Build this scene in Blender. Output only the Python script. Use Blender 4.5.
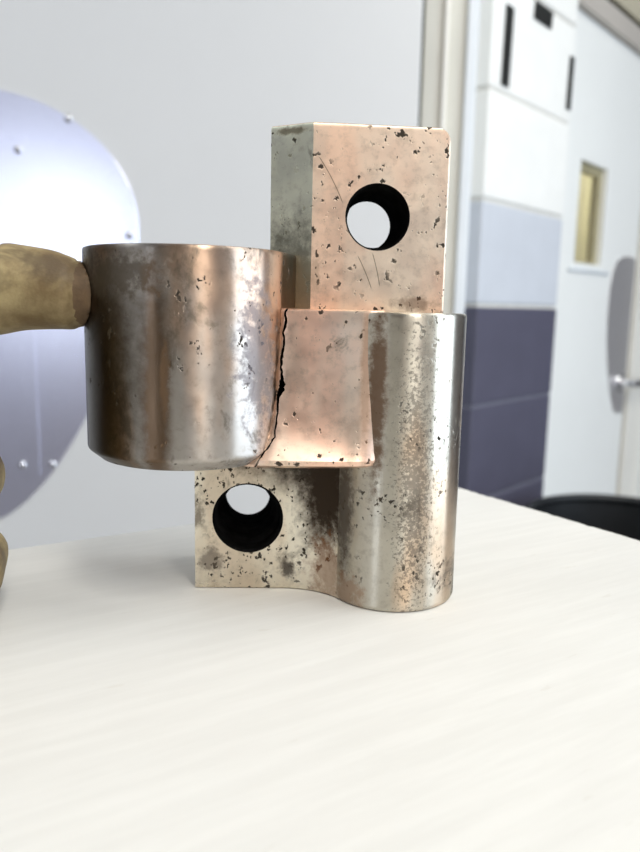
import bpy, bmesh, math, random
from math import sin, cos, tan, pi, radians as rad, sqrt
from mathutils import Vector, Matrix, noise

S = bpy.context.scene
COL = S.collection
for o in list(bpy.data.objects):
    bpy.data.objects.remove(o)
random.seed(7)

# ------------------------------------------------------------------ camera
EYE = 1.178
cd = bpy.data.cameras.new('camera')
cam = bpy.data.objects.new('camera', cd)
COL.objects.link(cam)
cam.matrix_world = Matrix.Translation((0, 0, EYE)) @ Matrix.Rotation(rad(90 - 9.3), 4, 'X') @ Matrix.Rotation(rad(1.2), 4, 'Z')
cd.sensor_fit = 'VERTICAL'
cd.sensor_height = 4.8
cd.sensor_width = 3.6
cd.lens = 737.0 / 852.0 * 4.8
cd.clip_start = 0.01
cd.clip_end = 60
cd.dof.use_dof = True
cd.dof.focus_distance = 0.186
cd.dof.aperture_fstop = 2.2
S.camera = cam

# ------------------------------------------------------------------ view, world, lights
S.view_settings.view_transform = 'Standard'
S.view_settings.look = 'None'
S.view_settings.gamma = 1.0
S.view_settings.use_curve_mapping = False
S.view_settings.exposure = -0.62

W = bpy.data.worlds.new('sky')
S.world = W
W.use_nodes = True
W.node_tree.nodes['Background'].inputs[0].default_value = (0.72, 0.84, 1.0, 1)
W.node_tree.nodes['Background'].inputs[1].default_value = 1.5


def area(name, loc, target, sx, sy, power, col=(1, 1, 1), spread=180):
    l = bpy.data.lights.new(name, 'AREA')
    l.shape = 'RECTANGLE'
    l.size, l.size_y, l.energy, l.color = sx, sy, power, col
    l.spread = rad(spread)
    o = bpy.data.objects.new(name, l)
    COL.objects.link(o)
    o.location = loc
    d = Vector(target) - Vector(loc)
    o.rotation_euler = d.to_track_quat('-Z', 'Y').to_euler()
    return o


# ceiling fluorescents, the loading-door daylight at the right, clerestory window behind the camera, plus an added back fill
area('ceiling_lamp_bench', (0.55, -0.95, 2.86), (0.55, -0.95, 0), 0.3, 0.9, 37, (1.0, 0.97, 0.90))
area('ceiling_lamp_door', (1.2, 0.3, 2.86), (1.2, 0.3, 0), 0.4, 1.3, 34, (1.0, 0.97, 0.91))
area('ceiling_lamp_left', (-1.5, 0.0, 2.86), (-1.5, 0.0, 0), 0.4, 1.3, 21, (0.95, 0.98, 1.0))
area('dock_daylight', (2.66, -0.30, 1.35), (0, -0.30, 1.35), 1.9, 2.6, 98, (0.74, 0.86, 1.0))
area('back_window_daylight', (-1.9, -2.93, 1.62), (-1.9, 0, 1.5), 0.95, 0.70, 24, (0.80, 0.88, 1.0))
area('added_back_fill', (1.25, -2.1, 2.86), (1.25, -2.1, 0), 0.4, 1.3, 58, (1.0, 0.93, 0.84))  # added fill: brightens the back wall that the web and lugs reflect
area('corridor_lamp', (1.42, 3.22, 2.5), (1.40, 3.22, 0.5), 0.15, 0.15, 40, (1.0, 0.93, 0.74))


# ------------------------------------------------------------------ node helpers
def new_mat(name):
    m = bpy.data.materials.new(name)
    m.use_nodes = True
    nt = m.node_tree
    nt.nodes.clear()
    out = nt.nodes.new('ShaderNodeOutputMaterial')
    b = nt.nodes.new('ShaderNodeBsdfPrincipled')
    nt.links.new(b.outputs[0], out.inputs[0])
    return m, nt, b


def N(nt, t, ins=None, **kw):
    n = nt.nodes.new(t)
    for k, v in kw.items():
        setattr(n, k, v)
    for k, v in (ins or {}).items():
        if isinstance(v, bpy.types.NodeSocket):
            nt.links.new(v, n.inputs[k])
        else:
            n.inputs[k].default_value = v
    return n


def coords(nt):
    return N(nt, 'ShaderNodeTexCoord').outputs['Object']


def mapping(nt, co, scale):
    return N(nt, 'ShaderNodeMapping', {'Vector': co, 'Scale': scale}).outputs[0]


def noise_fac(nt, co, scale, detail=3, rough=0.55, dist=0.0):
    return N(nt, 'ShaderNodeTexNoise', {'Vector': co, 'Scale': scale, 'Detail': detail, 'Roughness': rough, 'Distortion': dist}).outputs['Fac']


def remap(nt, v, a, b, c=0.0, d=1.0):
    return N(nt, 'ShaderNodeMapRange', {0: v, 1: a, 2: b, 3: c, 4: d}, interpolation_type='SMOOTHSTEP').outputs[0]


def math_(nt, op, a, b=0.0):
    return N(nt, 'ShaderNodeMath', {0: a, 1: b}, operation=op).outputs[0]


def mix(nt, f, a, b):
    n = N(nt, 'ShaderNodeMix', data_type='RGBA')
    for i, v in ((0, f), (6, a), (7, b)):
        if isinstance(v, bpy.types.NodeSocket):
            nt.links.new(v, n.inputs[i])
        elif i == 0:
            n.inputs[i].default_value = v
        else:
            n.inputs[i].default_value = (*v, 1)
    return n.outputs[2]


def bump(nt, h, dist, strength=1.0):
    return N(nt, 'ShaderNodeBump', {'Height': h, 'Distance': dist, 'Strength': strength}).outputs[0]


def simple(name, col, rough=0.6, metal=0.0, var=0.06, scale=20, bumpd=0.0, bscale=80, spec=0.5):
    m, nt, b = new_mat(name)
    co = coords(nt)
    f = noise_fac(nt, co, scale, 4)
    c2 = tuple(max(0, c * (1 - var * 2)) for c in col)
    nt.links.new(mix(nt, remap(nt, f, 0.3, 0.7), c2, col), b.inputs['Base Color'])
    b.inputs['Roughness'].default_value = rough
    b.inputs['Metallic'].default_value = metal
    b.inputs['Specular IOR Level'].default_value = spec
    if bumpd:
        nt.links.new(bump(nt, noise_fac(nt, co, bscale, 5), bumpd), b.inputs['Normal'])
    return m


def worn_metal(name, base, tint, tint_amt=(0.42, 0.6), tint_scale=60, rough=(0.24, 0.36), pit=0.62, pit_scale=700,
               grime=0.6, stains_and_shade=(), aniso=0.0, off=(0, 0, 0), pit_cluster=(0.36, 0.52), scratches=()):
    """old steel with copper-coloured wear, pits, and stains at given places (object space, metres)"""
    m, nt, b = new_mat(name)
    co0 = coords(nt)
    co = N(nt, 'ShaderNodeVectorMath', {0: co0, 1: off}, operation='ADD').outputs[0]
    # copper-tinted wear
    t = remap(nt, noise_fac(nt, mapping(nt, co, (1, 1, 0.35)), tint_scale, 3, 0.6), tint_amt[0], tint_amt[1])
    col = mix(nt, t, base, tint)
    # fine mottling
    mot = noise_fac(nt, co, 420, 5, 0.7)
    col = mix(nt, remap(nt, mot, 0.45, 0.75, 0, 0.35), col, (0.23, 0.19, 0.145))
    rg = remap(nt, noise_fac(nt, co, 160, 4, 0.6), 0.3, 0.7, rough[0], rough[1])
    metal = 1.0
    # grime clouds
    g = remap(nt, noise_fac(nt, mapping(nt, co, (1, 1, 0.6)), 95, 6, 0.68, 0.4), grime, grime + 0.12, 0, 0.72)
    col = mix(nt, g, col, (0.13, 0.11, 0.085))
    rg = math_(nt, 'ADD', rg, math_(nt, 'MULTIPLY', g, 0.12))
    # pits: ragged little spots, gathered in clusters
    cl = remap(nt, noise_fac(nt, co, 70, 3, 0.6), pit_cluster[0], pit_cluster[1])
    pn = noise_fac(nt, mapping(nt, co, (1, 1, 0.8)), pit_scale, 2.5, 0.6)
    wob = N(nt, 'ShaderNodeTexNoise', {'Vector': co, 'Scale': 900, 'Detail': 3, 'Roughness': 0.65}).outputs['Color']
    wob = N(nt, 'ShaderNodeVectorMath', {0: wob, 1: (0.0022, 0.0022, 0.0022)}, operation='MULTIPLY').outputs[0]
    cw = N(nt, 'ShaderNodeVectorMath', {0: co, 1: wob}, operation='ADD').outputs[0]
    pv = N(nt, 'ShaderNodeTexVoronoi', {'Vector': cw, 'Scale': pit_scale * 0.50, 'Randomness': 1.0})
    pr = N(nt, 'ShaderNodeSeparateColor', {0: pv.outputs['Color']}).outputs[0]
    dots = math_(nt, 'MULTIPLY', remap(nt, math_(nt, 'ADD', pv.outputs['Distance'], math_(nt, 'MULTIPLY', mot, 0.30)), 0.36, 0.28), remap(nt, pr, 0.58, 0.62))
    pits = math_(nt, 'MULTIPLY', math_(nt, 'MAXIMUM', remap(nt, pn, pit, pit + 0.05), dots), cl)
    col = mix(nt, math_(nt, 'MULTIPLY', pits, 0.96), col, (0.022, 0.018, 0.013))
    depth = pits
    soot_shade = None
    for (c, r, scol, amt, ragged, *keep_metal) in stains_and_shade:
        d = N(nt, 'ShaderNodeVectorMath', {0: co0, 1: c}, operation='SUBTRACT').outputs[0]
        d = N(nt, 'ShaderNodeVectorMath', {0: d, 1: tuple(1.0 / q for q in r)}, operation='MULTIPLY').outputs[0]
        ln = N(nt, 'ShaderNodeVectorMath', {0: d}, operation='LENGTH').outputs['Value']
        ns = math_(nt, 'MULTIPLY', math_(nt, 'SUBTRACT', noise_fac(nt, co, 330 if ragged < 4 else 1150, 5 if ragged < 4 else 3, 0.7), 0.5), ragged)
        f = remap(nt, math_(nt, 'ADD', ln, ns), 1.05, 0.35, 0, amt)
        col = mix(nt, f, col, scol)
        if keep_metal:
            continue
        soot_shade = f if soot_shade is None else math_(nt, 'MAXIMUM', soot_shade, f)
    for (ax, az, bx_, bz, wd) in scratches:
        L = sqrt((bx_ - ax) ** 2 + (bz - az) ** 2)
        dx, dz = (bx_ - ax) / L, (bz - az) / L
        d = N(nt, 'ShaderNodeVectorMath', {0: co0, 1: (ax, 0, az)}, operation='SUBTRACT').outputs[0]
        al = N(nt, 'ShaderNodeVectorMath', {0: d, 1: (dx, 0, dz)}, operation='DOT_PRODUCT').outputs['Value']
        ac = N(nt, 'ShaderNodeVectorMath', {0: d, 1: (-dz, 0, dx)}, operation='DOT_PRODUCT').outputs['Value']
        ac = math_(nt, 'ADD', ac, math_(nt, 'MULTIPLY', math_(nt, 'MULTIPLY', al, math_(nt, 'SUBTRACT', al, L)), 9.0))
        f = math_(nt, 'MULTIPLY', remap(nt, math_(nt, 'ABSOLUTE', ac), wd, wd * 0.4), remap(nt, math_(nt, 'ABSOLUTE', math_(nt, 'SUBTRACT', al, L / 2)), L / 2, L * 0.40))
        col = mix(nt, math_(nt, 'MULTIPLY', f, 0.75), col, (0.12, 0.085, 0.055))
    if soot_shade is not None:
        rg = math_(nt, 'ADD', rg, math_(nt, 'MULTIPLY', soot_shade, 0.22))
    dirt_shade = math_(nt, 'MAXIMUM', pits, soot_shade) if soot_shade is not None else pits
    rg = math_(nt, 'ADD', rg, math_(nt, 'MULTIPLY', pits, 0.45))
    nt.links.new(math_(nt, 'SUBTRACT', 1.0, math_(nt, 'MULTIPLY', dirt_shade, 0.9)), b.inputs['Metallic'])
    nt.links.new(col, b.inputs['Base Color'])
    nt.links.new(rg, b.inputs['Roughness'])
    b.inputs['Specular IOR Level'].default_value = 0.1
    if aniso:
        b.inputs['Anisotropic'].default_value = aniso
        tg = N(nt, 'ShaderNodeTangent', direction_type='RADIAL', axis='Z')
        nt.links.new(tg.outputs[0], b.inputs['Tangent'])
        b.inputs['Anisotropic Rotation'].default_value = 0.25
    h = math_(nt, 'ADD', math_(nt, 'MULTIPLY', depth, -1.0), math_(nt, 'MULTIPLY', noise_fac(nt, mapping(nt, co, (1, 1, 6)), 300, 4), 0.12))
    nt.links.new(bump(nt, h, 0.00010, 0.5), b.inputs['Normal'])
    return m


# ------------------------------------------------------------------ object helpers
def tag(o, label=None, cat=None, group=None, kind=None):
    for k, v in (('label', label), ('category', cat), ('group', group), ('kind', kind)):
        if v:
            o[k] = v
    return o


def empty(name, loc, rz=0.0):
    o = bpy.data.objects.new(name, None)
    COL.objects.link(o)
    o.location = loc
    o.rotation_euler = (0, 0, rz)
    o.empty_display_size = 0.05
    return o


def link(name, me, mat=None, parent=None, loc=(0, 0, 0), rot=(0, 0, 0)):
    o = bpy.data.objects.new(name, me)
    COL.objects.link(o)
    if mat:
        me.materials.append(mat)
    o.parent = parent
    o.location = loc
    o.rotation_euler = rot
    return o


def finish(bm, name, smooth=35):
    bmesh.ops.recalc_face_normals(bm, faces=bm.faces[:])
    me = bpy.data.meshes.new(name)
    bm.to_mesh(me)
    bm.free()
    if smooth:
        for p in me.polygons:
            p.use_smooth = True
        me.set_sharp_from_angle(angle=rad(smooth))
    return me


def add_layers(bm, layers):
    """stack of closed outlines [(list of 3-D points)] -> skinned solid with capped ends"""
    rows = [[bm.verts.new(p) for p in lay] for lay in layers]
    n = len(rows[0])
    for a, b in zip(rows[:-1], rows[1:]):
        for i in range(n):
            j = (i + 1) % n
            bm.faces.new((a[i], a[j], b[j], b[i]))
    bm.faces.new(rows[0][::-1])
    bm.faces.new(rows[-1])


def inset(pts, d):
    """move an outline (CCW, 2-D) inwards by d along the vertex normals"""
    if abs(d) < 1e-9:
        return list(pts)
    n = len(pts)
    res = []
    for i in range(n):
        p0, p1, p2 = Vector(pts[i - 1]), Vector(pts[i]), Vector(pts[(i + 1) % n])
        e1, e2 = (p1 - p0).normalized(), (p2 - p1).normalized()
        n1, n2 = Vector((-e1.y, e1.x)), Vector((-e2.y, e2.x))
        m = (n1 + n2)
        m = m / max(0.35, m.length_squared) * 2 if m.length > 1e-6 else n1
        res.append((p1.x + m.x * d, p1.y + m.y * d))
    return res


def prism(pts, levels, org=(0, 0, 0)):
    """pts: CCW plan outline in mm, levels: [(z mm, inset mm)] ; returned in metres relative to org (mm)"""
    bm = bmesh.new()
    add_layers(bm, [[((x - org[0]) * .001, (y - org[1]) * .001, (z - org[2]) * .001) for x, y in inset(pts, d)] for z, d in levels])
    return bm


def add_box(bm, x0, x1, y0, y1, z0, z1, bev=0.0, M=None):
    r = bmesh.ops.create_cube(bm, size=1)
    vs = r['verts']
    for v in vs:
        v.co = Vector((x0 + (v.co.x + .5) * (x1 - x0), y0 + (v.co.y + .5) * (y1 - y0), z0 + (v.co.z + .5) * (z1 - z0)))
    if bev:
        es = list({e for v in vs for e in v.link_edges})
        g = bmesh.ops.bevel(bm, geom=es, offset=bev, segments=2, affect='EDGES', profile=0.5)
        vs = list({v for f in g['faces'] for v in f.verts} | {v for v in vs if v.is_valid})
    if M is not None:
        for v in vs:
            v.co = M @ v.co
    return vs


def box_obj(name, x0, x1, y0, y1, z0, z1, mat, parent=None, bev=0.0, kind=None, M=None):
    bm = bmesh.new()
    add_box(bm, x0, x1, y0, y1, z0, z1, bev, M)
    o = link(name, finish(bm, name, 0), mat, parent)
    if kind:
        o['kind'] = kind
    return o


def lathe(bm, prof, seg=48, M=None):
    """profile [(r, z)] round the Z axis; open profile"""
    rows = []
    for r, z in prof:
        rows.append([bm.verts.new((r * cos(2 * pi * i / seg), r * sin(2 * pi * i / seg), z)) for i in range(seg)])
    for a, b in zip(rows[:-1], rows[1:]):
        for i in range(seg):
            j = (i + 1) % seg
            bm.faces.new((a[i], a[j], b[j], b[i]))
    if M is not None:
        for row in rows:
            for v in row:
                v.co = M @ v.co
    return rows


def lathe_solid(bm, prof, seg=48, M=None):
    rows = lathe(bm, prof, seg, M)
    bm.faces.new(rows[0][::-1])
    bm.faces.new(rows[-1])


def carve(o, cutter, mat_slot=True):
    """boolean difference, then bake the result into the mesh"""
    md = o.modifiers.new('cut', 'BOOLEAN')
    md.object = cutter
    md.operation = 'DIFFERENCE'
    md.solver = 'EXACT'
    md.material_mode = 'TRANSFER'
    bake(o)


def bake(o):
    bpy.context.view_layer.update()
    dg = bpy.context.evaluated_depsgraph_get()
    me = bpy.data.meshes.new_from_object(o.evaluated_get(dg), depsgraph=dg)
    o.modifiers.clear()
    o.data = me
    return me


def drop(o):
    bpy.data.objects.remove(o)


# ------------------------------------------------------------------ plain materials
M_white_wall = simple('white_paint_wall', (0.80, 0.81, 0.80), 0.55, var=0.02, scale=4, bumpd=0.0006, bscale=120)
M_door_grey = simple('pale_grey_door_paint', (0.70, 0.70, 0.685), 0.42, var=0.012, scale=3)
M_door_white = simple('white_door_paint', (0.90, 0.90, 0.855), 0.42, var=0.015, scale=3)
M_frame = simple('cream_frame_paint', (0.66, 0.64, 0.56), 0.5, var=0.03, scale=6)
M_frame_light = simple('pale_frame_paint', (0.76, 0.79, 0.80), 0.45, var=0.02, scale=6)
M_frame_edge = simple('ivory_frame_edge', (0.84, 0.81, 0.73), 0.45, var=0.02, scale=6)
M_gap = simple('dark_rubber_gap', (0.05, 0.05, 0.035), 0.8)
M_taupe = simple('taupe_frame_paint', (0.50, 0.455, 0.40), 0.55, var=0.03, scale=6)
M_tan = simple('tan_panel', (0.50, 0.45, 0.33), 0.7, var=0.06, scale=9)
M_blk_white = simple('white_block_paint', (0.89, 0.875, 0.82), 0.6, var=0.02, scale=14, bumpd=0.0012, bscale=160)
M_blk_pale = simple('pale_blue_grey_block_paint', (0.58, 0.60, 0.635), 0.6, var=0.02, scale=14, bumpd=0.0012, bscale=160)
M_blk_dark = simple('dark_violet_grey_block_paint', (0.080, 0.076, 0.112), 0.6, var=0.05, scale=14, bumpd=0.0012, bscale=160)
M_mortar = simple('painted_mortar', (0.70, 0.68, 0.62), 0.75, var=0.05, scale=30, bumpd=0.001)
M_mortar_dark = simple('painted_mortar_dark', (0.15, 0.15, 0.19), 0.75, var=0.05, scale=30, bumpd=0.001)
M_tape = simple('black_tape', (0.012, 0.012, 0.010), 0.5)
M_concrete = simple('grey_concrete_floor', (0.30, 0.295, 0.285), 0.55, var=0.10, scale=3, bumpd=0.001, bscale=40)
M_ceiling = simple('white_ceiling', (0.74, 0.73, 0.70), 0.8, var=0.02, scale=5)
M_back = simple('brown_grey_wall_paint', (0.26, 0.235, 0.29), 0.7, var=0.06, scale=3)
M_lav = simple('lavender_wall_paint', (0.33, 0.315, 0.34), 0.65, var=0.04, scale=3)
M_bin = simple('black_plastic', (0.012, 0.014, 0.016), 0.5, var=0.1, scale=20)
M_wood = simple('raw_pine_leg', (0.55, 0.42, 0.27), 0.6, var=0.12, scale=12)
M_chrome = simple('chrome', (0.78, 0.78, 0.80), 0.12, 1.0, var=0.02)
M_yellow = simple('yellow_corridor_paint', (0.74, 0.71, 0.57), 0.7, var=0.04, scale=4)
M_bore = simple('near_black_bore', (0.010, 0.010, 0.010), 0.95, 0.0, var=0.25, scale=260, bumpd=0.0003, bscale=500, spec=0.0)  # near-black, without sheen, for the inside of the bores
M_crack = simple('crack_grime', (0.006, 0.005, 0.004), 0.95, 0.0, spec=0.1)
M_sleeve = simple('dark_brown_work_jacket', (0.12, 0.092, 0.068), 0.85, var=0.15, scale=40, bumpd=0.001, bscale=300)


def brushed(name, col, rough, axis):
    m, nt, b = new_mat(name)
    co = coords(nt)
    st = noise_fac(nt, mapping(nt, co, axis), 60, 6, 0.7)
    nt.links.new(mix(nt, st, tuple(c * 0.9 for c in col), col), b.inputs['Base Color'])
    b.inputs['Metallic'].default_value = 1.0
    nt.links.new(remap(nt, st, 0.2, 0.8, rough * 0.85, rough * 1.15), b.inputs['Roughness'])
    nt.links.new(bump(nt, st, 0.00015, 0.4), b.inputs['Normal'])
    return m


M_alu = brushed('brushed_aluminium', (0.80, 0.80, 0.91), 0.30, (0.6, 0.6, 30))
M_guard = brushed('satin_steel', (0.80, 0.78, 0.77), 0.50, (8, 8, 0.6))


def glass_mat():
    m, nt, b = new_mat('window_glass')
    b.inputs['Base Color'].default_value = (0.93, 0.95, 0.90, 1)
    b.inputs['Roughness'].default_value = 0.02
    b.inputs['IOR'].default_value = 1.45
    b.inputs['Transmission Weight'].default_value = 1.0
    return m


M_glass = glass_mat()


def bench_paint():
    m, nt, b = new_mat('white_brushed_bench_paint')
    co = coords(nt)
    # brush strokes run along the board's own length
    rot = mapping(nt, N(nt, 'ShaderNodeMapping', {'Vector': co, 'Rotation': (0, 0, rad(-31))}).outputs[0], (14, 150, 50))
    st = noise_fac(nt, rot, 1.6, 5, 0.62)
    big = noise_fac(nt, co, 9, 3)
    col = mix(nt, remap(nt, st, 0.35, 0.7), (0.655, 0.645, 0.61), (0.70, 0.69, 0.655))
    col = mix(nt, remap(nt, big, 0.4, 0.7, 0, 0.35), col, (0.67, 0.67, 0.645))
    sc = noise_fac(nt, mapping(nt, N(nt, 'ShaderNodeMapping', {'Vector': co, 'Rotation': (0, 0, rad(-31))}).outputs[0], (60, 240, 50)), 1.5, 3, 0.5)
    col = mix(nt, remap(nt, sc, 0.70, 0.76, 0, 0.28), col, (0.55, 0.52, 0.46))
    nt.links.new(col, b.inputs['Base Color'])
    b.inputs['Roughness'].default_value = 0.5
    b.inputs['Specular IOR Level'].default_value = 0.35
    nt.links.new(bump(nt, st, 0.0004, 0.35), b.inputs['Normal'])
    return m


M_bench = bench_paint()


def leather():
    m, nt, b = new_mat('tan_work_glove')
    co = coords(nt)
    f = noise_fac(nt, co, 90, 5, 0.6)
    col = mix(nt, remap(nt, f, 0.35, 0.7), (0.16, 0.105, 0.042), (0.36, 0.28, 0.135))
    f2 = noise_fac(nt, co, 55, 4, 0.6, 0.5)
    col = mix(nt, remap(nt, f2, 0.46, 0.66, 0, 0.75), col, (0.075, 0.048, 0.022))
    nt.links.new(col, b.inputs['Base Color'])
    b.inputs['Roughness'].default_value = 0.62
    h = N(nt, 'ShaderNodeTexVoronoi', {'Vector': co, 'Scale': 1400}).outputs['Distance']
    nt.links.new(bump(nt, math_(nt, 'ADD', h, noise_fac(nt, co, 260, 4)), 0.00010, 0.5), b.inputs['Normal'])
    return m


M_glove = leather()
M_trousers = simple('dark_work_trousers', (0.03, 0.032, 0.04), 0.85, var=0.15, scale=40)
M_skin = simple('skin', (0.50, 0.32, 0.23), 0.55, var=0.05, scale=60)
M_cuff = simple('dark_glove_tip', (0.14, 0.085, 0.04), 0.7, var=0.2, scale=200, bumpd=0.0002, bscale=700)

# ------------------------------------------------------------------ room shell
# the block pier and the white door stand on a wall that runs away to the right
PH = rad(41.3)
U = Vector((sin(PH), cos(PH), 0))                # along that wall, away from the camera
NV = Vector((cos(PH), -sin(PH), 0))              # out of the wall, into the room
C0 = Vector((0.3015, 1.45, 0))                   # near corner of the pier
MW = Matrix(((U.x, -NV.x, 0, C0.x), (U.y, -NV.y, 0, C0.y), (0, 0, 1, 0), (0, 0, 0, 1)))   # (s, depth behind face, z) -> world

XL, XR, YB, HC = -2.6, 2.7, -3.0, 2.9
box_obj('floor', XL - .1, 3.6, YB - .1, 4.9, -0.05, 0.0, M_concrete, kind='structure')
box_obj('ceiling', XL - .1, 3.6, YB - .1, 4.9, HC, HC + 0.05, M_ceiling, kind='structure')
box_obj('wall_left', XL - .1, XL, YB, 1.32, 0, HC, M_lav, kind='structure')


def wall_with_hole(name, mat, a0, a1, h0, h1, z0, z1, place, thick=0.1):
    bm = bmesh.new()
    for (p, q, zz0, zz1) in ((a0, h0, 0, HC), (h1, a1, 0, HC), (h0, h1, z1, HC), (h0, h1, 0, z0)):
        if q - p > 1e-4 and zz1 - zz0 > 1e-4:
            add_box(bm, *place(p, q), zz0, zz1)
    o = link(name, finish(bm, name, 30), mat)
    o['kind'] = 'structure'
    return o


wall_with_hole('wall_right', M_lav, YB, 4.0, -1.3, 0.7, 0.0, 2.72, lambda p, q: (XR, XR + .1, p, q))
wall_with_hole('wall_back', M_back, XL, XR, -2.40, -1.40, 1.27, 1.97, lambda p, q: (p, q, YB - .1, YB))

# wall round the grey door
bm = bmesh.new()
add_box(bm, XL, -1.02, 1.285, 1.385, 0, HC)
add_box(bm, -1.02, 0.155, 1.285, 1.385, 2.14, HC)
add_box(bm, 0.155, 0.30, 1.40, 1.50, 2.14, HC)
o = link('wall_front', finish(bm, 'wall_front', 30), M_white_wall)
o['kind'] = 'structure'

# grey door leaf with its riveted oval cover plate
door1 = box_obj('door_1', -1.015, 0.1515, 1.28, 1.325, 0.008, 2.135, M_door_grey, bev=0.002, kind='structure')
box_obj('door_gasket', 0.1516, 0.1560, 1.284, 1.33, 0.008, 2.135, M_gap, door1)

right = [(-0.600, 1.5235), (-0.568, 1.5210), (-0.5362, 1.5155), (-0.4794, 1.5011), (-0.4228, 1.4742), (-0.3743, 1.4374), (-0.3421, 1.3968),
         (-0.3213, 1.3538), (-0.3137, 1.3134), (-0.3142, 1.2641), (-0.330, 1.1802), (-0.3634, 1.0768), (-0.4136, 0.9703),
         (-0.4604, 0.8938), (-0.4978, 0.8474), (-0.5352, 0.8115), (-0.5722, 0.7885)]
cx, cz = -0.6125, 1.1505
outline = right + [(2 * cx - x, 2 * cz - z) for x, z in right]


def closed_spline(p, k=6):
    r = []
    n = len(p)
    for i in range(n):
        a, b, c, d = (Vector(p[(i + j - 1) % n]) for j in range(4))
        for s in range(k):
            t = s / k
            q = 0.5 * ((2 * b) + (-a + c) * t + (2 * a - 5 * b + 4 * c - d) * t * t + (-a + 3 * b - 3 * c + d) * t ** 3)
            r.append((q.x, q.y))
    return r


ol = closed_spline(outline, 4)[::-1]             # CCW seen from the front
bm = bmesh.new()
add_layers(bm, [[(x, y, z) for x, z in inset(ol, d)] for y, d in ((1.2798, 0), (1.2775, 0), (1.2768, 0.0008))])
plate = link('cover_plate', finish(bm, 'cover_plate', 30), M_alu, door1)
tag(plate, 'oval brushed aluminium cover plate riveted to the grey door')
bm = bmesh.new()
add_box(bm, -0.7356, -0.4945, 1.2756, 1.2769, 0.8700, 1.4450, 0.0004)
pp = link('patch_sheet', finish(bm, 'patch_sheet', 0), M_alu, door1)

rv = bmesh.new()
lathe_solid(rv, [(0.0072, 0), (0.0070, 0.0012), (0.0055, 0.0030), (0.003, 0.0040), (0.0008, 0.0043)], 16, Matrix.Rotation(rad(90), 4, 'X'))
rv_me = finish(rv, 'rivet', 40)
rv_me.materials.append(M_chrome)
spots = [(-0.4245, 1.4726), (-0.3277, 1.2885), (-0.473, 0.8899), (-0.372, 1.075), (-0.600, 1.508), (-0.60, 0.795)]
spots += [(2 * cx - x, 2 * cz - z) for x, z in spots]
for x, z in spots:
    link('rivet', rv_me, None, plate, (x, 1.2768, z))
for x, z in ((-0.5093, 1.4221), (-0.5251, 0.8879), (-0.7158, 1.4221), (-0.7158, 0.8879), (-0.7158, 1.15)):
    link('rivet', rv_me, None, pp, (x, 1.2756, z))

# door frame: stepped steel jamb between the grey door and the block pier
ztop = 2.14
box_obj('trim_1', 0.1568, 0.1897, 1.300, 1.50, 0, ztop, M_frame, kind='structure', bev=0.002)
box_obj('trim_2', 0.1899, 0.1977, 1.293, 1.50, 0, ztop, M_frame_edge, kind='structure', bev=0.002)  # protruding stop, its side light put into the lighter colour
box_obj('trim_3', 0.1979, 0.2290, 1.310, 1.50, 0, ztop, M_frame, kind='structure', bev=0.002)
box_obj('trim_4', 0.2292, 0.2480, 1.302, 1.50, 0, ztop, M_frame_light, kind='structure', bev=0.003)

# block pier: one painted block per course on a mortar core
PW, PD = 0.362, 0.19
pier = box_obj('wall_pier', 0.004, PW - 0.004, 0.004, PD - 0.004, 0, HC, M_mortar, M=MW)
pier['kind'] = 'structure'
bl = bmesh.new()
add_box(bl, 0, PW, 0, PD, 0, 0.193, 0.004)
blk = finish(bl, 'concrete_block', 0)
variants = {}
for nm, mm in (('w', M_blk_white), ('p', M_blk_pale), ('d', M_blk_dark)):
    variants[nm] = blk.copy()
    variants[nm].materials.append(mm)
for k in range(15):
    z0 = -0.0155 + 0.2 * k
    key = 'd' if k < 6 else ('p' if k == 6 else 'w')
    zz = z0 + 0.0035
    b_ = link('concrete_block', variants[key], None, pier)
    b_.matrix_local = MW @ Matrix.Translation((random.uniform(-.0008, .0008), random.uniform(-.001, .001), zz + (0.012 if k == 0 else 0)))
    if k < 5 or k == 5:
        pass
# dark painted joints below the paint line
for k in range(1, 6):
    j = box_obj('mortar_joint', 0.002, PW - 0.002, 0.0022, PD - 0.002, -0.0155 + 0.2 * k - 0.0035, -0.0155 + 0.2 * k + 0.0035, M_mortar_dark, pier, M=MW)

# strips of black tape on the white blocks
def strip(s0, s1, z0, z1, lean, label):
    bm = bmesh.new()
    add_box(bm, s0, s1, -0.0016, -0.0004, z0, z1)
    for v in bm.verts:
        v.co.x += lean * (v.co.z - z0)
        v.co = MW @ v.co
    ctr = sum((v.co for v in bm.verts), Vector()) / 8
    for v in bm.verts:
        v.co -= ctr
    o = link('tape_strip', finish(bm, 'tape_strip', 0), M_tape, None, ctr)
    tag(o, label, 'tape', 'black tape strips on the white blocks')


strip(0.040, 0.070, 1.597, 1.740, 0.03, 'long upright black tape strip at the left edge of the white block')
strip(0.156, 0.236, 1.746, 1.780, 0.10, 'short wide black tape strip lying level high on the white blocks')
strip(0.333, 0.355, 1.612, 1.722, 0.03, 'thin upright black tape strip at the right edge of the white block')

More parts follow.
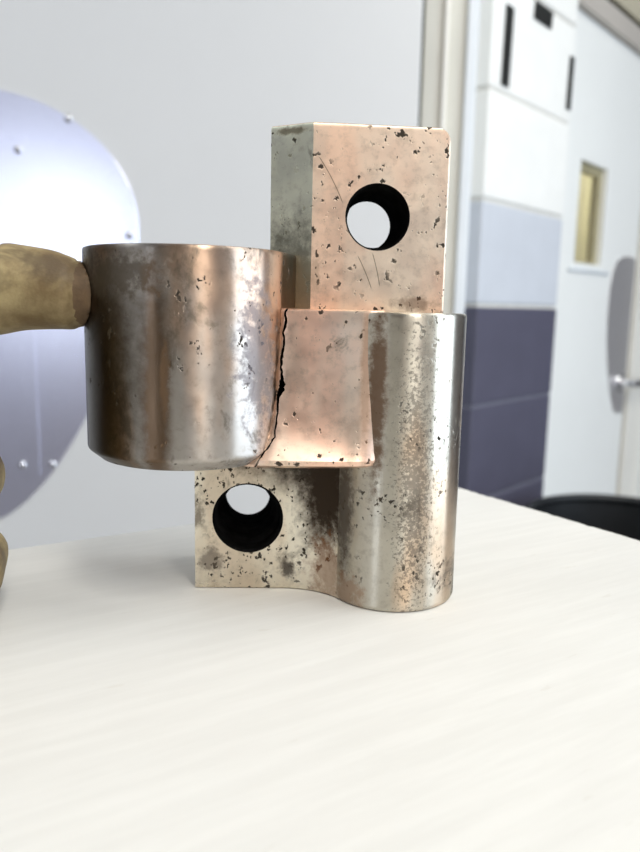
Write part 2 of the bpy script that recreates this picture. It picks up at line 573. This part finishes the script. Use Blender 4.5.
# white door beyond the pier (wall coordinates: s, depth, z)
DO = 0.06
D0, D1, DZ = 0.372, 1.032, 1.876
box_obj('wall_right_1', D1 + 0.16, 3.7, 0.0, 0.10, 0, HC, M_white_wall, kind='structure', M=MW)
W0, W1, WZ0, WZ1 = 0.579, 0.757, 1.300, 1.552
bm = bmesh.new()
for q in ((D0, W0, 0.008, DZ), (W1, D1, 0.008, DZ), (W0, W1, 0.008, WZ0), (W0, W1, WZ1, DZ)):
    add_box(bm, q[0], q[1], DO, DO + 0.045, q[2], q[3])
bmesh.ops.remove_doubles(bm, verts=bm.verts[:], dist=1e-5)
for v in bm.verts:
    v.co = MW @ v.co
door2 = link('door_2', finish(bm, 'door_2', 30), M_door_white)
door2['kind'] = 'structure'
box_obj('window_pane', W0 - .004, W1 + .004, DO + 0.028, DO + 0.033, WZ0 - .004, WZ1 + .004, M_glass, door2, M=MW)
M_bead = simple('olive_glazing_bead', (0.42, 0.37, 0.22), 0.6)
bm = bmesh.new()
add_box(bm, W0 + .0002, W1 - .0002, DO + 0.014, DO + 0.027, WZ1 - 0.022, WZ1 - .0002, M=MW)
add_box(bm, W1 - 0.026, W1 - .0002, DO + 0.014, DO + 0.027, WZ0 + .0002, WZ1 - .022, M=MW)
add_box(bm, W0 + .0002, W0 + .008, DO + 0.014, DO + 0.027, WZ0 + .0002, WZ1 - .022, M=MW)
add_box(bm, W0 + .008, W1 - .026, DO + 0.014, DO + 0.027, WZ0 + .0002, WZ0 + .008, M=MW)
link('glazing_bead', finish(bm, 'glazing_bead', 30), M_bead, door2)
bm = bmesh.new()
add_box(bm, W0 - 0.04, W1 + 0.05, DO - 0.008, DO, WZ0 - 0.022, WZ0 - 0.012, 0.002, M=MW)
link('window_ledge', finish(bm, 'window_ledge', 30), M_frame_light, door2)

# guard plate with one rounded side, next to the lever
gp = [(1.018, 0.872), (1.018, 1.332), (0.965, 1.338), (0.915, 1.334), (0.872, 1.318), (0.846, 1.285), (0.833, 1.235), (0.832, 1.18), (0.842, 1.10),
      (0.862, 1.03), (0.888, 0.97), (0.915, 0.92), (0.945, 0.884), (0.975, 0.872)]
bm = bmesh.new()
add_layers(bm, [[MW @ Vector((x, y, z)) for x, z in gp] for y in (DO - 0.0002, DO - 0.003)])
g = link('guard_plate', finish(bm, 'guard_plate', 30), M_guard, door2)
tag(g, 'satin metal guard plate with a rounded side above the lever')
# lever handle
bm = bmesh.new()
HR = Matrix.Translation((0.965, DO - 0.003, 0.968)) @ Matrix.Rotation(rad(90), 4, 'X')
lathe_solid(bm, [(0.030, 0), (0.030, 0.006), (0.027, 0.010), (0.013, 0.012), (0.012, 0.050), (0.010, 0.054)], 24, MW @ HR)
pth = [(0.965, DO - 0.048, 0.968, .012), (0.985, DO - 0.052, 0.968, .0125), (1.03, DO - 0.054, 0.965, .0115), (1.08, DO - 0.052, 0.963, .0105), (1.115, DO - 0.045, 0.962, .009), (1.122, DO - 0.043, 0.962, .004)]
rows = []
for s, y, z, r in pth:
    rows.append([MW @ Vector((s, y + r * 0.7 * cos(2 * pi * i / 12), z + r * sin(2 * pi * i / 12))) for i in range(12)])
add_layers(bm, rows)
link('door_handle', finish(bm, 'door_handle', 40), M_chrome, door2)

# frame of the white door
box_obj('trim_5', D1 + 0.0012, D1 + 0.010, DO + 0.008, DO + 0.05, 0, DZ, M_gap, kind='structure', M=MW)
box_obj('trim_6', D1 + 0.011, D1 + 0.16, DO - 0.012, 0.12, 0, DZ + .05, M_frame_edge, kind='structure', bev=0.003, M=MW)
box_obj('trim_7', D0 - 0.008, D1 + 0.0105, DO - 0.018, 0.12, DZ + 0.002, DZ + 0.052, M_taupe, kind='structure', bev=0.002, M=MW)
box_obj('trim_8', D0 - 0.008, D1 + 0.16, DO - 0.010, 0.12, DZ + 0.0525, DZ + 0.064, M_gap, kind='structure', M=MW)
box_obj('wall_right_2', D0 - 0.008, D1 + 0.16, DO - 0.020, 0.12, DZ + 0.0645, HC, M_tan, kind='structure', M=MW)
box_obj('wall_corridor_end', 3.62, 3.7, 0.1, 0.45, 0, HC, M_yellow, kind='structure', M=MW)
box_obj('wall_corridor_start', 0.20, 0.28, 0.21, 0.45, 0, HC, M_yellow, kind='structure', M=MW)
# the yellow corridor wall seen through the window
box_obj('wall_corridor', 0.2, 3.7, 0.45, 0.5, 0, HC, M_yellow, kind='structure', M=MW)

# ------------------------------------------------------------------ workbench
TZ = 1.10
bench = empty('workbench', (-0.2, -0.15, 0))
tag(bench, 'white painted board workbench carrying the cracked steel coupling', 'workbench')
K = Vector((0.0610, 0.3180))
e1 = Vector((-0.857, -0.515)).normalized()
e2 = Vector((0.575, -0.818)).normalized()
L1, L2 = 1.15, 0.38
cs = [K, K + e1 * L1, K + e1 * L1 + e2 * L2, K + e2 * L2]
pts = []
NS = (120, 20, 60, 240)
for i in range(4):
    a, b2 = cs[i], cs[(i + 1) % 4]
    nrm = Vector((-(b2 - a).y, (b2 - a).x)).normalized()
    for k in range(NS[i]):
        t = k / NS[i]
        p_ = a.lerp(b2, t)
        if i == 3 and k > 0:                         # the chipped right-hand edge
            w = noise.noise(Vector((t * 60, 3.1, 0))) * 0.0006 + max(0, noise.noise(Vector((t * 170, 9.1, 0))) - 0.15) * 0.0022
            p_ = p_ - nrm * 0 + nrm * w
        elif i == 0 and k > 0:
            p_ = p_ + nrm * noise.noise(Vector((t * 40, 1.1, 0))) * 0.0004
        pts.append((p_.x * 1000 + 200, p_.y * 1000 + 150))
ar = sum(pts[i - 1][0] * pts[i][1] - pts[i][0] * pts[i - 1][1] for i in range(len(pts)))
if ar < 0:
    pts = pts[::-1]
bm = prism(pts, [(TZ * 1000 - 18, 0), (TZ * 1000 - 0.5, 0), (TZ * 1000, 0.5)])
link('tabletop', finish(bm, 'tabletop', 30), M_bench, bench)
inn = [(K + e1 * (0.06 + a * (L1 - .12)) + e2 * (0.06 + b2 * (L2 - .12))) for a, b2 in ((0, 0), (1, 0), (1, 1), (0, 1))]
ang = math.atan2(e1.y, e1.x)
for p_ in inn:
    bm = bmesh.new()
    add_box(bm, -.03, .03, -.03, .03, 0, TZ - 0.018, 0.003)
    link('leg', finish(bm, 'leg', 40), M_wood, bench, (p_.x + .2, p_.y + .15, 0), (0, 0, ang))
for i in range(4):
    a, b2 = inn[i], inn[(i + 1) % 4]
    d = b2 - a
    bm = bmesh.new()
    add_box(bm, 0.03, d.length - 0.03, -0.011, 0.011, TZ - 0.11, TZ - 0.018, 0.002)
    link('apron', finish(bm, 'apron', 40), M_wood, bench, (a.x + .2, a.y + .15, 0), (0, 0, math.atan2(d.y, d.x)))

# ------------------------------------------------------------------ cracked steel coupling (mm; z above the bench)
def arc(cx, cy, r, a0, a1, n):
    """angles measured from -y (towards the camera), positive to the right (+x)"""
    return [(cx + r * sin(rad(a0 + (a1 - a0) * i / n)), cy - r * cos(rad(a0 + (a1 - a0) * i / n))) for i in range(n + 1)]


coup = empty('steel_coupling', (0.0206, 0.197, TZ))
tag(coup, 'cracked worn steel coupling with two bored lugs standing on the white bench', 'machine part')
CO = (20.6, 197.0, 0.0)
BX, BY, BR = -35.1, 195.0, 26.1
RX, RY, RR = 20.9, 196.6, 17.3

STEEL = (0.60, 0.56, 0.48)
COPPER = (0.72, 0.50, 0.37)
SOOT_SHADE = (0.030, 0.024, 0.018)  # soot together with the shade under the web
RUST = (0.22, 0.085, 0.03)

M_boss = worn_metal('boss_metal', (0.44, 0.41, 0.375), (0.52, 0.37, 0.27), (0.45, 0.62), 45, (0.28, 0.38), 0.63, 520, 0.535,
                    stains_and_shade=[((-0.012, -0.024, 0.024), (0.016, 0.02, 0.006), (0.07, 0.06, 0.05), 0.8, 2.4),
                            ((-0.001, -0.027, 0.000), (0.0016, 0.01, 0.009), (0.035, 0.026, 0.018), 0.9, 3.0),
                            ((0.020, -0.018, 0.006), (0.006, 0.01, 0.020), (0.16, 0.15, 0.17), 0.65, 3.2),
                            ((-0.0215, -0.015, -0.002), (0.0240, 0.030, 0.060), (0.058, 0.044, 0.026), 0.96, 0.35, 1),  # left third: dark reflection of the hand side painted in, with some patina
                            ((-0.0235, -0.010, 0.004), (0.0060, 0.014, 0.050), (0.030, 0.022, 0.014), 0.9, 0.8, 1),  # deeper strip of the same painted reflection
                            ((-0.0030, -0.026, -0.004), (0.0046, 0.010, 0.048), (0.13, 0.080, 0.045), 0.92, 0.5, 1)], aniso=0.92,  # centre band: the person's dark reflection painted into the metal colour
                    pit_cluster=(0.44, 0.60))
M_web = worn_metal('web_metal', (0.86, 0.70, 0.56), (0.93, 0.62, 0.47), (0.35, 0.55), 40, (0.36, 0.46), 0.64, 430, 0.60,
                   stains_and_shade=[((-0.0315, -0.013, 0.0775), (0.003, 0.02, 0.002), (0.16, 0.09, 0.05), 0.8, 1.5),
                           ((-0.0095, -0.017, 0.060), (0.0018, 0.02, 0.028), (0.20, 0.09, 0.04), 0.55, 1.0)], pit_cluster=(0.24, 0.40))
M_barrel = worn_metal('barrel_metal', (0.57, 0.535, 0.455), (0.60, 0.46, 0.33), (0.48, 0.66), 50, (0.28, 0.38), 0.59, 650, 0.56,
                      stains_and_shade=[((0.0035, -0.0165, 0.034), (0.0044, 0.012, 0.034), (0.06, 0.05, 0.04), 0.62, 5.2),
                              ((-0.0066, -0.0157, 0.056), (0.0034, 0.01, 0.032), (0.10, 0.052, 0.026), 0.9, 1.5),
                              ((-0.0138, -0.0100, 0.026), (0.0030, 0.012, 0.022), (0.05, 0.035, 0.022), 0.85, 1.4),
                              ((-0.0125, -0.0110, 0.004), (0.006, 0.01, 0.006), (0.28, 0.13, 0.05), 0.55, 2.2)], aniso=0.92, pit_cluster=(0.48, 0.64))
M_upper = worn_metal('upper_lug_metal', (0.80, 0.68, 0.54), (0.86, 0.63, 0.47), (0.38, 0.6), 45, (0.40, 0.50), 0.615, 520, 0.62,
                     stains_and_shade=[((0.004, 0.003, 0.079), (0.008, 0.02, 0.0025), (0.13, 0.07, 0.04), 0.7, 1.6),
                             ((-0.0225, 0.0, 0.085), (0.002, 0.012, 0.009), (0.12, 0.09, 0.06), 0.5, 1.6)],
                     scratches=((-0.0226, 0.1158, -0.0158, 0.1038, 0.00016), (-0.0118, 0.0912, -0.0077, 0.0823, 0.00016), (-0.0079, 0.092, -0.0056, 0.083, 0.00016)))
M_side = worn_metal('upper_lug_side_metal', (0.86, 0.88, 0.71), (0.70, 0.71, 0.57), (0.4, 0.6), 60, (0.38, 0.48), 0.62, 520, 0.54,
                    stains_and_shade=[((-0.029, 0.002, 0.122), (0.006, 0.02, 0.0013), (0.07, 0.055, 0.03), 0.8, 2.4),
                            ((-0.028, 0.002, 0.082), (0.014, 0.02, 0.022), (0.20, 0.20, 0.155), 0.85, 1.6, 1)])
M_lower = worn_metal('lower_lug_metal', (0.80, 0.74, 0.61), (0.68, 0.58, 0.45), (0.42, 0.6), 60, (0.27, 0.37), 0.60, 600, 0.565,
                     stains_and_shade=[((-0.021, -0.002, 0.039), (0.026, 0.03, 0.014), SOOT_SHADE, 1.0, 0.7),  # soot, with the shade under the web painted in
                             ((-0.0185, -0.008, 0.028), (0.0095, 0.03, 0.021), (0.035, 0.024, 0.015), 1.0, 1.0),  # scorch down the fillet, its dark shading painted in too
                             ((-0.0180, -0.008, 0.007), (0.006, 0.03, 0.012), RUST, 0.55, 2.4),
                             ((-0.0290, -0.002, 0.006), (0.003, 0.03, 0.0035), (0.06, 0.05, 0.04), 0.9, 2.0),
                             ((-0.0500, -0.002, 0.008), (0.0045, 0.03, 0.0045), (0.10, 0.08, 0.06), 0.7, 2.2)])

# boss: the big round eye at upper left, cut flat at its right side above the web
bo = arc(BX, BY, BR, -180, 76, 112) + [(-6.9, 199.5)] + arc(BX, BY, BR, 101, 178, 34)
Z0, Z1 = 38.0, 91.0
org_b = (BX, BY, 60.0)
bm = prism(bo, [(Z0, 4.0), (Z0 + .3, 3.1), (Z0 + .5, 2.9), (Z0 + 2.5, 0.45), (Z0 + 2.8, 0.2), (Z0 + 3.4, 0), (Z0 + 4.0, 0), (60, 0), (Z1 - 1.2, 0), (Z1 - .7, 0), (Z1 - .2, .2), (Z1, .7)], org_b)
boss = link('boss', finish(bm, 'boss', 32), M_boss, coup, ((org_b[0] - CO[0]) * .001, (org_b[1] - CO[1]) * .001, .060))

# web: hollow-faced bridge between the boss and the barrel
def web_layer(z, alpha, ym, ye, ins=0.0):
    sx, sy = BX + BR * sin(rad(alpha)), BY - BR * cos(rad(alpha))
    p = []
    n = 26
    x_e = 15.2
    for i in range(n + 1):
        t = i / n
        x = sx + (x_e - sx) * t
        y = (1 - t) ** 2 * sy + 2 * t * (1 - t) * ym + t * t * ye
        if t > 0.80:                                  # rolls into the groove beside the barrel
            y += 2.3 * ((t - 0.80) / 0.20) ** 2
        if t < 0.08:
            y += 0.5 * (1 - t / 0.08) ** 2
        p.append((x, y + ins))
    p = [(sx - 6, sy + 5)] + p + [(16.0, 190), (18.0, 214.0), (-30.0, 214.0)]
    return [((x - CO[0]) * .001, (y - CO[1]) * .001, z * .001) for x, y in p]


bm = bmesh.new()
add_layers(bm, [web_layer(*q) for q in (
    (37.7, 46, 177.5, 180.0, 4.0), (37.9, 46, 176.9, 179.6, 2.2), (38.6, 47, 176.8, 179.4, 0.9), (39.9, 49, 177.6, 179.5, 0.15), (42.0, 54, 179.6, 180.0, 0),
    (46, 60, 181.8, 180.2, 0), (50, 63, 183.0, 180.4, 0), (57, 66.5, 184.4, 180.7, 0), (64, 68.5, 185.0, 181.0, 0), (71, 70, 185.4, 181.0, 0),
    (76.2, 70.5, 185.5, 181.0, 0), (76.8, 70.5, 185.5, 181.1, 0.2), (77.0, 70.5, 185.5, 181.2, 0.7))])
web = link('web', finish(bm, 'web', 35), M_web, coup)

# the crack: a jagged, grimy slot that runs down the seam of boss and web
path = [(-9.3, 84.0, .25), (-9.6, 80.0, .5), (-9.4, 78.0, .7), (-10.0, 76.0, .5), (-9.9, 73.6, .7), (-10.5, 71.0, .45), (-10.1, 68.2, .6), (-10.7, 65.0, .7), (-10.9, 62.5, .5),
        (-10.5, 60.0, .8), (-10.5, 58.2, 1.5), (-10.8, 56.6, 1.5), (-11.4, 54.5, .9), (-11.3, 52.0, .55), (-11.7, 48.5, .45), (-11.9, 45.2, .5),
        (-13.2, 43.0, .45), (-14.8, 40.8, .45), (-17.2, 36.9, .4)]
fine = []
for (a, b2) in zip(path[:-1], path[1:]):
    for k in range(4):
        t = k / 4
        fine.append((a[0] + (b2[0] - a[0]) * t + random.uniform(-.14, .14), a[1] + (b2[1] - a[1]) * t, (a[2] + (b2[2] - a[2]) * t) * random.uniform(.75, 1.25)))
fine.append(path[-1])
bm = bmesh.new()
rows = []
for x, z, w in fine:
    h = w * 0.5
    P = [(x - h, 168.0), (x + h, 168.0), (x + h + 1.0, 191.0), (x - h + 1.0, 191.0)]
    rows.append([((px - CO[0]) * .001, (py - CO[1]) * .001, z * .001) for px, py in P])
add_layers(bm, rows[::-1])
cutc = link('cutter', finish(bm, 'cutter', 0), M_crack, coup)
carve(boss, cutc)
carve(web, cutc)
drop(cutc)

# barrel: the tall round post at right
ba = arc(RX, RY, RR, -180, 178, 126)
bm = prism(ba, [(0, 1.0), (.3, .35), (1.0, 0), (1.5, 0), (38, 0), (75.2, 0), (75.8, 0), (76.3, .15), (76.6, .6)], (RX, RY, 0))
link('barrel', finish(bm, 'barrel', 32), M_barrel, coup)

# lower lug: bored plate that flows into the barrel with a hollow fillet
ft = []
fr = 20.0
slope = tan(rad(3.5))
x0 = -33.6
fcx, fcy = -9.1, 175.0
ft.append((x0, 194.0 + 0.0))
arc_pts = []
a_end = math.atan2(RY - fcy, RX - fcx)
for i in range(25):
    a = pi / 2 + (a_end - pi / 2) * i / 24
    arc_pts.append((fcx + fr * cos(a), fcy + fr * sin(a)))
lo = [(x0, 194.2)] + arc_pts + [(16.0, 190.0), (20.0, 200.0), (14.0, 221.5), (-33.9, 221.5)]
bm = prism(lo, [(0, .5), (.4, 0), (.9, 0), (20, 0), (40.5, 0), (41, 0), (41.4, .4)], CO)
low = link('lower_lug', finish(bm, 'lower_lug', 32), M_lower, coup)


def bore(o, cx_, cy_, cz_, tilt, prof, elev=0.0):
    bm = bmesh.new()
    M_ = Matrix.Translation(((cx_ - CO[0]) * .001, (cy_ - CO[1]) * .001, (cz_ - CO[2]) * .001)) @ Matrix.Rotation(rad(tilt), 4, 'Z') @ Matrix.Rotation(rad(-90 + elev), 4, 'X')
    lathe_solid(bm, [(r * .001, z * .001) for r, z in prof], 56, M_)
    c = link('cutter', finish(bm, 'cutter', 30), M_bore, coup)
    carve(o, c)
    drop(c)


bore(low, -19.5, 194.7, 20.2, 5, [(10.3, -3), (9.9, -.2), (9.2, .7), (9.0, 5.0), (8.7, 5.4), (8.2, 6.2), (8.0, 12), (6.9, 13), (6.6, 40)])

# upper lug: upright bored plate with a slanted left face and one rounded top corner
def up_layer(z, ins=0.0):
    T = 123.8
    xr = 32.4
    rr = 3.6
    if z > T - rr:
        xr -= rr - sqrt(max(0, rr * rr - (z - (T - rr)) ** 2))
    sl = tan(rad(6.0))
    p = [(-14.3, 202.2), (-3.2, 196.1), (xr - 0.5, 196.1 + (xr - .5 + 3.2) * sl), (xr, 196.6 + (xr + 3.2) * sl), (xr, 222.0), (-14.3, 219.0)]
    return [((x - CO[0]) * .001, (y - CO[1]) * .001, z * .001) for x, y in inset(p, ins)]


bm = bmesh.new()
T = 123.8
add_layers(bm, [up_layer(z, i) for z, i in ((39.5, 0), (76, 0), (T - 3.6, 0), (T - 2.6, 0), (T - 1.7, 0), (T - 1.1, 0), (T - .6, 0.0), (T - .25, .1), (T, .45))])
me = finish(bm, 'upper_lug', 25)
up = link('upper_lug', me, M_upper, coup)
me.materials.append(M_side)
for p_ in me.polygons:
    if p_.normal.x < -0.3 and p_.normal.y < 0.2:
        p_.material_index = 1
bore(up, 14.0, 197.9, 100.9, 4.5, [(9.0, -2), (8.65, -.2), (8.15, .6), (7.9, 8), (7.1, 9.5), (6.7, 40)])
for part in (boss, web, low, up):
    part.data.set_sharp_from_angle(angle=rad(30))

# ------------------------------------------------------------------ gloved hand
def capsule(bm, path, seg=18, flat=1.0):
    """tapered tube through [(x,y,z,r)] with rounded ends"""
    P = [Vector(p[:3]) for p in path]
    Rr = [p[3] for p in path]
    d0 = (P[1] - P[0]).normalized()
    d1 = (P[-1] - P[-2]).normalized()
    cen, rad_, dirs = [], [], []
    for t in (80, 55, 30):
        cen.append(P[0] - d0 * Rr[0] * sin(rad(t))); rad_.append(Rr[0] * cos(rad(t))); dirs.append(d0)
    for i, p in enumerate(P):
        d = d0 if i == 0 else d1 if i == len(P) - 1 else (P[i + 1] - P[i - 1]).normalized()
        cen.append(p); rad_.append(Rr[i]); dirs.append(d)
    for t in (30, 55, 80):
        cen.append(P[-1] + d1 * Rr[-1] * sin(rad(t))); rad_.append(Rr[-1] * cos(rad(t))); dirs.append(d1)
    rows = []
    for c, r, d in zip(cen, rad_, dirs):
        a = d.cross(Vector((0, 0, 1)))
        if a.length < 0.05:
            a = d.cross(Vector((0, 1, 0)))
        a.normalize()
        b_ = a.cross(d).normalized()
        rows.append([c + a * (r * cos(2 * pi * i / seg) * flat) + b_ * (r * sin(2 * pi * i / seg)) for i in range(seg)])
    add_layers(bm, rows)


HO = Vector((-150, 160, 60))
person = empty('person', (0, 0, 0))
tag(person, 'person in a worn tan work glove reaching in from left, fingertip against the coupling', 'person')


def mm(path):
    return [((x - HO.x) * .001, (y - HO.y) * .001, (z - HO.z) * .001, r * .001) for x, y, z, r in path]


hb = bmesh.new()
# index finger stretched out to the boss, with soft swellings between the joints
capsule(hb, mm([(-143, 176, 89, 12.5), (-128, 178, 88.0, 12.0), (-116, 180, 87.0, 11.8), (-107, 181.3, 86.0, 12.2), (-100, 182.2, 83.0, 12.0), (-93, 183.2, 81.7, 11.5), (-86, 184.2, 80.3, 11.5), (-81, 185, 80.0, 11.3),
                (-76.5, 185.4, 80.9, 11.1), (-72, 185.4, 80.6, 10.4), (-67, 185.2, 80.1, 10.0), (-63.2, 184.6, 79.6, 9.2), (-60.8, 184.4, 79.4, 8.8), (-59.2, 184.4, 79.4, 7.8)]))
# middle finger bent back into the palm, ring and little finger curled with their ends at the bench
capsule(hb, mm([(-145, 177, 66, 12), (-118, 178, 65, 11.5), (-104, 175, 63, 11.2), (-97, 165, 61, 10.4), (-100, 154, 60, 9.6), (-108, 148, 60, 8.8)]))
capsule(hb, mm([(-143, 177, 45, 11.5), (-114, 181, 43, 11), (-95, 181, 36.5, 10.4), (-87.4, 178, 34.0, 9.6), (-85.4, 168, 33.5, 9.0), (-91, 157, 33.5, 8.8), (-100, 151, 33, 8.4)]))
capsule(hb, mm([(-138, 175, 26, 10.5), (-112, 179, 20, 10), (-95, 180, 16.0, 9.8), (-85.6, 177.5, 13.2, 8.4), (-83.4, 169, 12.4, 8.2), (-87, 160, 12.0, 8.4), (-94, 154, 11, 8.0)]))
# thumb leaves the side of the palm and lies along the near side
capsule(hb, mm([(-188, 156, 80, 13), (-172, 146, 95, 13), (-155, 143, 104, 11.5), (-140, 146, 108, 10.8), (-128, 150, 109, 10.0), (-116, 154, 108, 8.6)]))
# palm and wrist
for a in ((-143, 176, 89, 12.5), (-145, 177, 66, 12.5), (-143, 177, 46, 12.0), (-139, 175, 27, 11.0)):
    capsule(hb, mm([a, (-165, 168, a[2] * .9 + 6, 13.5), (-188, 160, a[2] * .65 + 20, 14.5), (-212, 150, a[2] * .45 + 32, 15), (-236, 138, a[2] * .4 + 35, 16)]))
capsule(hb, mm([(-190, 155, 78, 14), (-170, 152, 86, 13), (-152, 168, 84, 11)]))
hand = link('glove', finish(hb, 'glove', 0), M_glove, person, (HO.x * .001, HO.y * .001, TZ + HO.z * .001))
md = hand.modifiers.new('r', 'REMESH')
md.mode = 'VOXEL'
md.voxel_size = 0.0011
md2 = hand.modifiers.new('s', 'SMOOTH')
md2.iterations = 9
md2.factor = 0.5
bake(hand)
me = hand.data
if not me.materials:
    me.materials.append(M_glove)
me.materials.append(M_cuff)
nrms = [v.normal.copy() for v in me.vertices]
cos_ = [v.co.copy() for v in me.vertices]
new_co = []
for c_, nv in zip(cos_, nrms):                       # folds and slack of the leather
    p = c_ * 1000 + HO
    q = p * 0.055
    n = noise.noise(q) * 0.55 + noise.noise(q * 2.3) * 0.3
    fold = 0.0
    for fx in (-79.5, -86.5, -103.0, -120.0):
        if p.z > 70:
            fold -= 0.45 * math.exp(-((p.x - fx + 1.8 * noise.noise(Vector((p.y * .2, p.z * .2, fx)))) / 0.9) ** 2)
    seam = -0.55 * math.exp(-((p.x + 60.6) / 0.35) ** 2) if p.z > 70 else 0
    w_ = c_ + nv * ((n + fold + seam) * 0.001)
    gx, gy, gz = w_ * 1000 + HO
    dr = sqrt((gx - BX) ** 2 + (gy - BY) ** 2)
    if dr < BR + 0.12 and gz < 92:                   # the fingertip flattens against the boss
        k_ = (BR + 0.12) / dr
        w_ = (Vector((BX + (gx - BX) * k_, BY + (gy - BY) * k_, gz)) - HO) * 0.001
    new_co.extend(w_)
me.vertices.foreach_set('co', new_co)
me.update()
for p_ in me.polygons:
    p_.use_smooth = True
    c = p_.center * 1000 + HO
    if c.x > -59.2 and c.z > 70:
        p_.material_index = 1
tag(hand, 'worn tan leather work glove with a dark fingertip')

# the rest of the person, unseen, added for the metal to reflect and to block light: jacket, trousers, head
def body(name, caps, voxel, mat, its=6):
    b_ = bmesh.new()
    for path, fl in caps:
        capsule(b_, path, 20, fl)
    o_ = link(name, finish(b_, name, 0), mat, person)
    r_ = o_.modifiers.new('r', 'REMESH')
    r_.mode = 'VOXEL'
    r_.voxel_size = voxel
    s_ = o_.modifiers.new('s', 'SMOOTH')
    s_.iterations = its
    bake(o_)
    if not o_.data.materials:
        o_.data.materials.append(mat)
    for q_ in o_.data.polygons:
        q_.use_smooth = True
    return o_


PX, PY = -0.14, -0.56                                # where the person stands
body('jacket', [
    ([(-.14, -.53, .84, .135), (-.14, -.51, 1.00, .130), (-.14, -.46, 1.18, .140), (-.14, -.41, 1.32, .135), (-.14, -.39, 1.38, .10)], 1.35),
    ([(-.32, -.385, 1.375, .066), (-.14, -.39, 1.40, .085), (.04, -.385, 1.375, .066)], 1.0),
    ([(-.335, -.38, 1.36, .064), (-.385, -.25, 1.255, .054), (-.40, -.12, 1.185, .050), (-.36, -.01, 1.17, .046), (-.290, .080, 1.164, .040), (-.228, .141, 1.160, .036)], 1.0),
    ([(.055, -.38, 1.36, .064), (.125, -.33, 1.24, .054), (.165, -.27, 1.14, .049), (.12, -.20, 1.145, .044), (.07, -.13, 1.155, .036)], 1.0)], .012, M_sleeve)
body('trousers', [
    ([(-.14, -.545, .93, .132), (-.14, -.55, .84, .14)], 1.3),
    ([(-.235, -.55, .84, .092), (-.245, -.54, .48, .066), (-.25, -.57, .10, .058)], 1.0),
    ([(-.045, -.55, .84, .092), (-.035, -.54, .48, .066), (-.03, -.57, .10, .058)], 1.0),
    ([(-.25, -.60, .045, .045), (-.26, -.46, .032, .040)], 1.1), ([(-.03, -.60, .045, .045), (-.02, -.46, .032, .040)], 1.1)], .014, M_trousers)
body('head', [
    ([(-.14, -.385, 1.40, .056), (-.14, -.375, 1.49, .052)], 1.0),
    ([(-.14, -.375, 1.595, .088), (-.14, -.365, 1.57, .085), (-.14, -.335, 1.515, .055)], .86),
    ([(-.14, -.278, 1.575, .010), (-.14, -.264, 1.548, .015)], 1.0),
    ([(-.215, -.375, 1.575, .016), (-.218, -.375, 1.545, .012)], .6), ([(-.065, -.375, 1.575, .016), (-.062, -.375, 1.545, .012)], .6),
    ], .006, M_skin)
body('right_hand', [
    ([(.085, -.15, 1.150, .024), (.062, -.105, 1.158, .024)], 1.2),
    ([(.072, -.105, 1.168, .009), (.052, -.078, 1.176, .0085), (.030, -.070, 1.178, .0075)], 1.0), ([(.068, -.100, 1.158, .009), (.048, -.070, 1.160, .0085), (.024, -.066, 1.161, .0075)], 1.0),
    ([(.066, -.098, 1.147, .009), (.046, -.072, 1.145, .008), (.024, -.068, 1.145, .007)], 1.0), ([(.064, -.100, 1.136, .008), (.046, -.078, 1.131, .007), (.030, -.072, 1.130, .006)], 1.0),
    ([(.062, -.125, 1.165, .011), (.036, -.116, 1.172, .010), (.014, -.098, 1.172, .008)], 1.0)], .0025, M_skin, 4)

# ------------------------------------------------------------------ black bin
bn = empty('waste_bin', (0.612, 1.425, 0))
tag(bn, 'black open-topped plastic bin on the floor in front of the white door', 'bin')
bm = bmesh.new()
rows = lathe(bm, [(0.150, 0.006), (0.155, 0.0), (0.160, 0.004), (0.176, 0.42), (0.190, 0.762)], 56)
bm.faces.new(rows[0][::-1])
rows2 = lathe(bm, [(0.184, 0.762), (0.170, 0.42), (0.154, 0.012)], 56)
bm.faces.new(rows2[-1])
for i in range(56):
    j = (i + 1) % 56
    bm.faces.new((rows[-1][i], rows[-1][j], rows2[0][j], rows2[0][i]))
link('bin_body', finish(bm, 'bin_body', 40), M_bin, bn)
bm = bmesh.new()
prof = [(0.187 + 0.0095 * cos(2 * pi * k / 12), 0.763 + 0.010 * sin(2 * pi * k / 12)) for k in range(13)]
lathe(bm, prof, 56)
bmesh.ops.remove_doubles(bm, verts=bm.verts[:], dist=1e-6)
link('rim', finish(bm, 'rim', 60), M_bin, bn)
